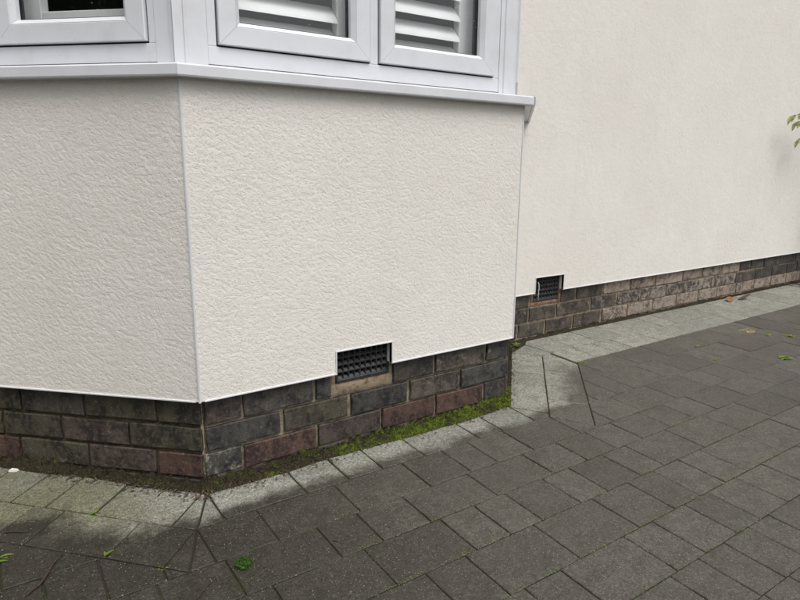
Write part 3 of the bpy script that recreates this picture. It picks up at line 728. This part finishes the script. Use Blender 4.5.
# ---- shutters inside the windows
def shutter(wf, x0, x1, y, label, louvres=True, tilt=47, z0=1.045):
    o = empty('window_shutter'); o.matrix_world = wf @ Matrix.Translation(((x0 + x1) / 2, y, .975)); hw = (x1 - x0) / 2
    tag(o, label, 'shutter', 'white louvred shutters behind the bay windows')
    zt = ZT - 1.0; st = .058; zz0 = z0 - .975
    for sgn in (-1, 1):
        mb = MB(); mb.cbox(min(sgn * hw, sgn * (hw - st)), max(sgn * hw, sgn * (hw - st)), -.012, .016, .001, zt); mb.build('stile', 'shutter', o)
    mb = MB(); mb.cbox(-hw + st + .0005, hw - st - .0005, -.011, .015, .001, zz0 + .04); mb.build('rail', 'shutter', o)
    mb = MB(); mb.cbox(-hw + st + .0005, hw - st - .0005, -.011, .015, zt - .06, zt); mb.build('rail', 'shutter', o)
    if louvres:
        lm = MB(); n = 10; ring_ = [(math.cos(2 * math.pi * i / n) * .037, math.sin(2 * math.pi * i / n) * .0048) for i in range(n)]
        L = hw - st - .003; a = math.radians(tilt)
        V = [(sx * L, u * math.cos(a) - v * math.sin(a), u * math.sin(a) + v * math.cos(a)) for sx in (-1, 1) for u, v in ring_]
        me = mesh('louvre', V, [(i, (i + 1) % n, n + (i + 1) % n, n + i) for i in range(n)] + [tuple(range(n))[::-1], tuple(range(n, 2 * n))], False)
        z = zz0 + .07
        while z < zt - .07:
            q = obj('louvre', me, 'shutter', o); q.location = (0, .002, z); z += .061
    return o
shutter(WF, .10, .535, .11, 'white louvred shutter behind the left light of the front bay window')
shutter(WF, .57, .985, .11, 'white louvred shutter behind the right light of the front bay window')
shutter(WL, -.487, -.06, .11, 'white shutter frame folded clear behind the left bay window', False, z0=1.098)

# ------------------------------------------------------------------ moss and litter
def moss_strip(path, name, label, h0, w0, seed, blades, parent=None):
    "path: list of (x, y, nx, ny) at wall foot; lumpy bank from wall down to the paving, then tiny leaf blades"
    mb = MB(); nc = 7; rows = []
    r = random.Random(seed)
    for k, (x, y, nx, ny, hh, ww) in enumerate(path):
        row = []
        for j in range(nc + 1):
            t = j / nc; o = ww * t
            base = gz(x + nx * o, y + ny * o)
            nz_ = float(vnoise(np.array(k * .35), np.array(j * .9), seed)); n2 = float(vnoise(np.array(k * 1.3), np.array(j * 2.1), seed + 1))
            zz_ = base - .003 + hh * (1 - t) ** 1.1 * (.45 + .75 * nz_) + .006 * (n2 - .3) * (1 - t)
            row.append((x + nx * (o - .004), y + ny * (o - .004), zz_))
        rows.append(row)
    V = [p for row in rows for p in row]; F2 = []
    for k in range(len(rows) - 1):
        for j in range(nc): a = k * (nc + 1) + j; F2.append((a, a + nc + 1, a + nc + 2, a + 1))
    mb.add(V, F2)
    for _ in range(blades):
        k = r.randrange(len(rows) - 1); j = min(int(r.random() ** 1.3 * nc), nc - 1); p = Vector(rows[k][j]).lerp(Vector(rows[k + 1][j + 1]), r.random())
        l = r.uniform(.002, .0055); d = Vector((r.gauss(0, .6) + path[k][2] * .4, r.gauss(0, .6) + path[k][3] * .4, 1)).normalized() * l
        s_ = d.orthogonal().normalized() * l * .3; s_.rotate(Matrix.Rotation(r.uniform(0, 6.28), 3, d.normalized()))
        mb.add([p - s_, p + s_, p + d], [(0, 1, 2)])
    o = mb.build(name, 'moss'); tag(o, label, 'moss', kind='stuff'); return o
def wpath(wf, u0, u1, step, hf, wfn):
    out = []
    n = int(abs(u1 - u0) / step)
    for k in range(n + 1):
        u = u0 + (u1 - u0) * k / n; p = wf @ Vector((u, .002, 0)); nn = wf.to_3x3() @ Vector((0, -1, 0))
        out.append((p.x, p.y, nn.x, nn.y, hf(u), wfn(u)))
    return out
lump = lambda u, f, s_: float(vnoise(np.array(u * f), np.array(s_ * 3.3), s_))
moss_strip(wpath(WF, -.004, 1.128, .004, lambda u: .028 + .024 * lump(u, 14, 3) + (.016 * max(0, (u - .98) / .13)), lambda u: .026 + .020 * lump(u, 9, 4)), 'moss', 'bright green moss along the foot of the bay front', .03, .03, 3, 12000)
moss_strip(wpath(WL, -SPL, .004, .004, lambda u: .030 + .020 * lump(u, 14, 5), lambda u: .022 + .016 * lump(u, 9, 6)), 'moss', 'dark moss along the foot of the left splay', .03, .03, 5, 7000)
moss_strip(wpath(WR, -.004, SPL, .006, lambda u: .014 + .016 * lump(u, 14, 7), lambda u: .018 + .012 * lump(u, 9, 8)), 'moss', 'thin moss and grit along the foot of the right splay', .02, .02, 7, 2500)
moss_strip(wpath(WM, 1.64, 5.2, .008, lambda u: .004 + .010 * lump(u, 8, 9), lambda u: .014 + .012 * lump(u, 5, 10)), 'moss', 'thin brown moss line along the foot of the flank wall', .02, .02, 9, 6000)

def onground(px, py, dz=0.): return Vector((px, py, gz(px, py) + dz))
# moss ball
mb = MB(); rb = random.Random(4); nt_, np_ = 10, 14; R0 = .0155; V = [(0, 0, R0 * 1.25)]
for i in range(1, nt_):
    for j in range(np_):
        th = math.pi * .62 * i / (nt_ - 1); ph = 2 * math.pi * j / np_; r = R0 * rb.uniform(.85, 1.12)
        V.append((r * 1.15 * math.sin(th) * math.cos(ph), r * math.sin(th) * math.sin(ph), max(.0, r * (.3 + .9 * math.cos(th)))))
F2 = [(0, 1 + j, 1 + (j + 1) % np_) for j in range(np_)] + [(1 + i * np_ + j, 1 + (i + 1) * np_ + j, 1 + (i + 1) * np_ + (j + 1) % np_, 1 + i * np_ + (j + 1) % np_) for i in range(nt_ - 2) for j in range(np_)]
mb.add(V, F2)
for _ in range(700):
    p = Vector(rb.choice(V)); d = (p + Vector((0, 0, .004))).normalized(); d = (d + Vector((rb.gauss(0, .4), rb.gauss(0, .4), rb.gauss(0, .3)))).normalized() * rb.uniform(.002, .0045)
    s_ = d.orthogonal().normalized() * .0009; mb.add([p - s_, p + s_, p + d], [(0, 1, 2)])
o = mb.build('moss_ball', 'mossball'); o.location = onground(-.028, -.347, .0); tag(o, 'small round dark green moss cushion lying on the paving', 'moss')

def leaf_mesh(mb, p, d, l, wd, up=Vector((0, 0, 1)), curl=.2, n=4):
    d = Vector(d).normalized(); sd = d.cross(up)
    if sd.length < .05: sd = d.orthogonal()
    sd.normalize(); nn = sd.cross(d); V = []
    for i in range(n + 1):
        t = i / n; w_ = wd * math.sin(math.pi * (t * .86 + .10)) ; c = Vector(p) + d * l * t + nn * (-curl * l * t * t)
        V += [c - sd * w_ / 2 + nn * w_ * .16, c, c + sd * w_ / 2 + nn * w_ * .16]
    F2 = []
    for i in range(n):
        a = i * 3; F2 += [(a, a + 1, a + 4, a + 3), (a + 1, a + 2, a + 5, a + 4)]
    mb.add(V, F2)
def weed(px, py, nl, ln, wd, label, mat='weed', flat=.5, ang=None, spread=6.28):
    mb = MB(); r = random.Random(int(px * 1000 + py * 77))
    for _ in range(nl):
        a = (ang if ang is not None else 0) + r.uniform(-spread / 2, spread / 2); b = ln * r.uniform(.2, .4)
        st = Vector((math.cos(a), math.sin(a), 0)) * b * r.random() + (Vector((r.gauss(0, ln * .45), r.gauss(0, ln * .3), 0)) if spread > 2 else Vector())
        leaf_mesh(mb, st + Vector((0, 0, .001)), (math.cos(a), math.sin(a), flat * r.uniform(.4, 1.3)), ln * r.uniform(.6, 1.1), wd * r.uniform(.7, 1.2), curl=.35)
    o = mb.build('weed', mat, smooth=True); o.location = onground(px, py, 0); tag(o, label, 'weed', 'weeds in the paving joints'); return o
weed(-.283, -.150, 6, .030, .009, 'pointed bright green weed in a joint near the bay corner', ang=.85, spread=.7, flat=.15)
weed(-.485, -.050, 8, .030, .008, 'weed at the left edge of the picture', flat=.3)
weed(-.270, .043, 22, .010, .004, 'small green tuft in the joint beside the left splay strip', flat=.6)
weed(-.185, -.262, 8, .009, .003, 'dull little weed sprig in the mitre joint before the bay corner', flat=.3)
weed(2.664, -.287, 60, .024, .012, 'largest yellow-green weed in the paving at the right', flat=.35)
weed(2.458, .028, 26, .013, .008, 'lone round yellow-green sprig nearest the flank wall strip', flat=.3)
weed(3.078, -.127, 34, .018, .010, 'yellow-green weed at the right edge above the largest weed', flat=.35)
weed(2.99, -.06, 24, .014, .008, 'small yellow-green weed just below the dry straw tuft', flat=.3)
weed(2.333, -.133, 9, .020, .007, 'thin sprig in a joint left of the largest weed', flat=.2)
weed(1.745, .165, 14, .016, .005, 'little green growth at the corner of the pale paving strip', flat=.3)
weed(1.14, .555 - .53, 10, .018, .008, 'green sprig at the right foot of the bay', flat=.6)
weed(1.655, .478, 16, .022, .010, 'green sprig where the bay meets the flank wall', flat=.7)
weed(2.985, .045, 26, .045, .004, 'dry straw coloured tuft lying on the dark paving', 'straw', flat=.12)
# twigs
mb = MB(); a = onground(-.442, -.205, .004); b = onground(-.355, -.097, .004)
pts = [a.lerp(b, t) + Vector((.006 * math.sin(t * 5), -.004 * math.sin(t * 7), .001)) for t in np.linspace(0, 1, 9)]
mb.tube(pts, [.0012, .0022, .0027, .0030, .0030, .0028, .0024, .002, .0014], 6); mb.tube([pts[4], pts[4] + Vector((.012, -.002, .001)), pts[4] + Vector((.02, .006, 0))], [.0016, .0012, .0007], 5)
tag(mb.build('twig', 'twig', smooth=True), 'long brown twig lying on the paving at the lower left', 'twig')
for (x, y, l, an, lb) in ((-.318, -.137, .024, 1.0, 'short thin twig right of the long twig'), (-.440, .052, .055, -.5, 'thin dark twig on the pale strip by the left edge'), (.187, -.379, .018, 2.1, 'tiny dark twig on the paving below the air brick'), (-.128, -.38, .06, .7, 'thin straight twig on the paving left of the moss cushion')):
    mb = MB(); c = onground(x, y, .002); d = Vector((math.cos(an), math.sin(an), 0)) * l / 2
    mb.tube([c - d, c - d * .3 + Vector((.001, .002, .001)), c + d * .4, c + d], [.0008, .0016, .0014, .0006], 5); tag(mb.build('twig', 'twig', smooth=True), lb, 'twig')
# fallen leaves
def fallen(px, py, l, wd, an, mat, label, group='fallen leaves by the flank wall'):
    mb = MB(); leaf_mesh(mb, (-math.cos(an) * l / 2, -math.sin(an) * l / 2, .004), (math.cos(an), math.sin(an), .10), l, wd, curl=-.12, n=5)
    o = mb.build('fallen_leaf', mat, smooth=True); o.location = onground(px, py, .0005); tag(o, label, 'leaf', group)
fallen(3.555, .452, .085, .045, .5, 'orange_leaf', 'orange fallen leaf at the foot of the flank wall')
fallen(3.70, .430, .13, .03, -.1, 'litter', 'long dark brown fallen leaf beside the orange leaf')
rp = random.Random(21)
for i in range(16): fallen(4.56 + rp.gauss(0, .08), .42 + rp.uniform(-.08, .06), rp.uniform(.05, .1), rp.uniform(.025, .05), rp.uniform(0, 6.28), 'litter', 'brown dead leaf heaped against the wall at the right edge', 'dead leaves heaped at the right edge')
# chips and litter at the wall foot
mb = MB(); mb.add([(-.012, -.006, 0), (.010, -.007, 0), (.013, .004, 0), (-.009, .007, 0), (-.010, -.005, .005), (.008, -.006, .007), (.011, .003, .005), (-.007, .006, .006)], [(3, 2, 1, 0), (4, 5, 6, 7), (0, 1, 5, 4), (1, 2, 6, 5), (2, 3, 7, 6), (3, 0, 4, 7)])
o = mb.build('stone_chip', 'chip'); o.location = onground(-.425, .378); o.rotation_euler = (0, 0, -.6); tag(o, 'white stone chip beside the mossy wall at the far left', 'chip')
def litter(n, name, mat, label, gen, smin, smax, leafy):
    mb = MB(); r = random.Random(n)
    for _ in range(n):
        x, y = gen(r); p = onground(x, y, .0); sz = r.uniform(smin, smax)
        if leafy:
            an = r.uniform(0, 6.28); leaf_mesh(mb, p + Vector((0, 0, .001 + r.random() * .004)), (math.cos(an), math.sin(an), r.uniform(-.1, .4)), sz, sz * r.uniform(.15, .5), curl=r.uniform(-.4, .4), n=3)
        else:
            q = [Vector((r.gauss(0, 1), r.gauss(0, 1), r.gauss(0, .7))).normalized() * sz * r.uniform(.6, 1) for _ in range(4)]
            tz_ = min(v.z for v in q); q = [p + v - Vector((0, 0, tz_ + .0006)) for v in q]
            mb.add(q, [(0, 1, 2), (0, 2, 3), (0, 3, 1), (1, 3, 2)])
    tag(mb.build(name, mat), label, kind='stuff')
def foot(r):
    k = r.random()
    if k < .45: u = r.random() ** 1.2 * 1.1; return (u, -.022 - abs(r.gauss(0, .016)))
    if k < .85: d = r.random() ** 1.3 * .5; o_ = .022 + abs(r.gauss(0, .014)); return LS(d - .02, o_)
    return RS(r.random() * .7, .018 + abs(r.gauss(0, .01)))
litter(420, 'leaf_litter', 'litter', 'brown leaf crumbs along the foot of the bay', foot, .005, .016, True)
litter(500, 'grit', 'stone', 'pale grit along the foot of the bay', foot, .001, .0032, False)
def joint_pt(r):
    k = r.choice(range(1, 11)); return ((-.5 + 3.7 * r.random()) , LINES[k] + r.gauss(0, .0022))
litter(4200, 'joint_grit', 'stone', 'pale sand grains along the paving joints', joint_pt, .0007, .0024, False)
litter(500, 'scattered_grit', 'stone', 'loose pale grit scattered over the paving', lambda r: (r.uniform(-.5, 3), r.uniform(-1.2, .15)) if r.random() < 2 else None, .0005, .0016, False)
def mossy_joint(r):
    k = r.choice((4, 4, 5, 5, 6, 6, 3, 7, 0)); xx = r.choice((.55, .7, .95, 1.1, 1.3, 1.5, .25, 2.1, 2.6, 1.8, .42, .86, 1.62)) + r.gauss(0, .04); return (xx, LINES[k] + r.gauss(0, .003))
litter(2200, 'joint_moss', 'weed', 'flecks of moss in the paving joints', mossy_joint, .002, .0055, True)

# ------------------------------------------------------------------ shrub at the right edge
sh = empty('shrub', (4.78, .26, gz(4.78, .26)))
tag(sh, 'green leafy shrub reaching in at the right edge against the wall', 'shrub')
rs = random.Random(8); fol = MB(); stm = MB()
def stem(pts, r0):
    stm.tube(pts, [r0 * (1 - .7 * i / (len(pts) - 1)) for i in range(len(pts))], 6)
for k in range(15):
    an = rs.uniform(0, 6.28); h = rs.uniform(.9, 1.75); rad = rs.uniform(.12, .36)
    p0 = Vector((rs.gauss(0, .04), rs.gauss(0, .03), 0)); tip = Vector((math.cos(an) * rad + .12, math.sin(an) * rad * .45 - .05, h))
    pts = [p0.lerp(tip, t) + Vector((0, 0, .12 * math.sin(math.pi * t))) for t in np.linspace(0, 1, 6)]; stem(pts, .009)
    for _ in range(34):
        t = rs.uniform(.45, 1); q = p0.lerp(tip, t) + Vector((rs.gauss(0, .05), rs.gauss(0, .04), .12 * math.sin(math.pi * t) + rs.gauss(0, .04)))
        leaf_mesh(fol, q, (rs.gauss(0, 1), rs.gauss(0, .7), rs.uniform(-.6, .6)), rs.uniform(.05, .09), rs.uniform(.02, .032), curl=.3, n=3)
# sprays that hang into the picture on the left
def spray(tip, base):
    tip = Vector(tip) - sh.location; base = Vector(base) - sh.location
    pts = [base.lerp(tip, t) + Vector((0, 0, .05 * math.sin(math.pi * t))) for t in np.linspace(0, 1, 5)]; stem(pts, .004)
    for t in (.55, .75, .92):
        q = base.lerp(tip, t) + Vector((0, 0, .05 * math.sin(math.pi * t)))
        leaf_mesh(fol, q, (-1, rs.uniform(-.3, .2), -.35), .075, .026, curl=.35, n=4)
    leaf_mesh(fol, tip, (-1, 0, -.55), .07, .026, curl=.4, n=4)
spray((3.95, .40, 1.085), (4.35, .36, 1.03)); spray((4.02, .40, 1.05), (4.4, .36, 1.0)); spray((4.09, .40, .945), (4.4, .36, .90)); spray((4.13, .38, .99), (4.4, .36, .95))
fo = fol.build('foliage', 'shrub', sh, smooth=True); stm.build('stem', 'twig', sh, smooth=True)

# ------------------------------------------------------------------ hedge left of the drive, mirrored in the left window
hg = empty('hedge', (-3.3, -1.6, gz(0, -1.6)))
tag(hg, 'dark green hedge seen only mirrored in the left bay window', 'hedge')
core = MB(); core.box(-.33, .33, -2.6, 2.0, -.05, 2.0); core.build('stem_mass', 'hedge_core', hg)
lf = MB(); rh = random.Random(3)
for _ in range(9000):
    side = rh.random(); y = rh.uniform(-2.65, 2.05); z = rh.uniform(.0, 2.1)
    if side < .7: p = Vector((.36 + rh.gauss(.04, .05), y, z))
    elif side < .85: p = Vector((rh.uniform(-.4, .4), y, 2.03 + rh.gauss(.03, .06)))
    else: p = Vector((rh.uniform(-.4, .4), rh.choice((-2.63, 2.03)) + rh.gauss(0, .04), z))
    leaf_mesh(lf, p, (rh.gauss(.4, .7), rh.gauss(0, .7), rh.gauss(.1, .6)), rh.uniform(.05, .09), rh.uniform(.025, .04), n=2)
lf.build('foliage', 'hedge', hg)
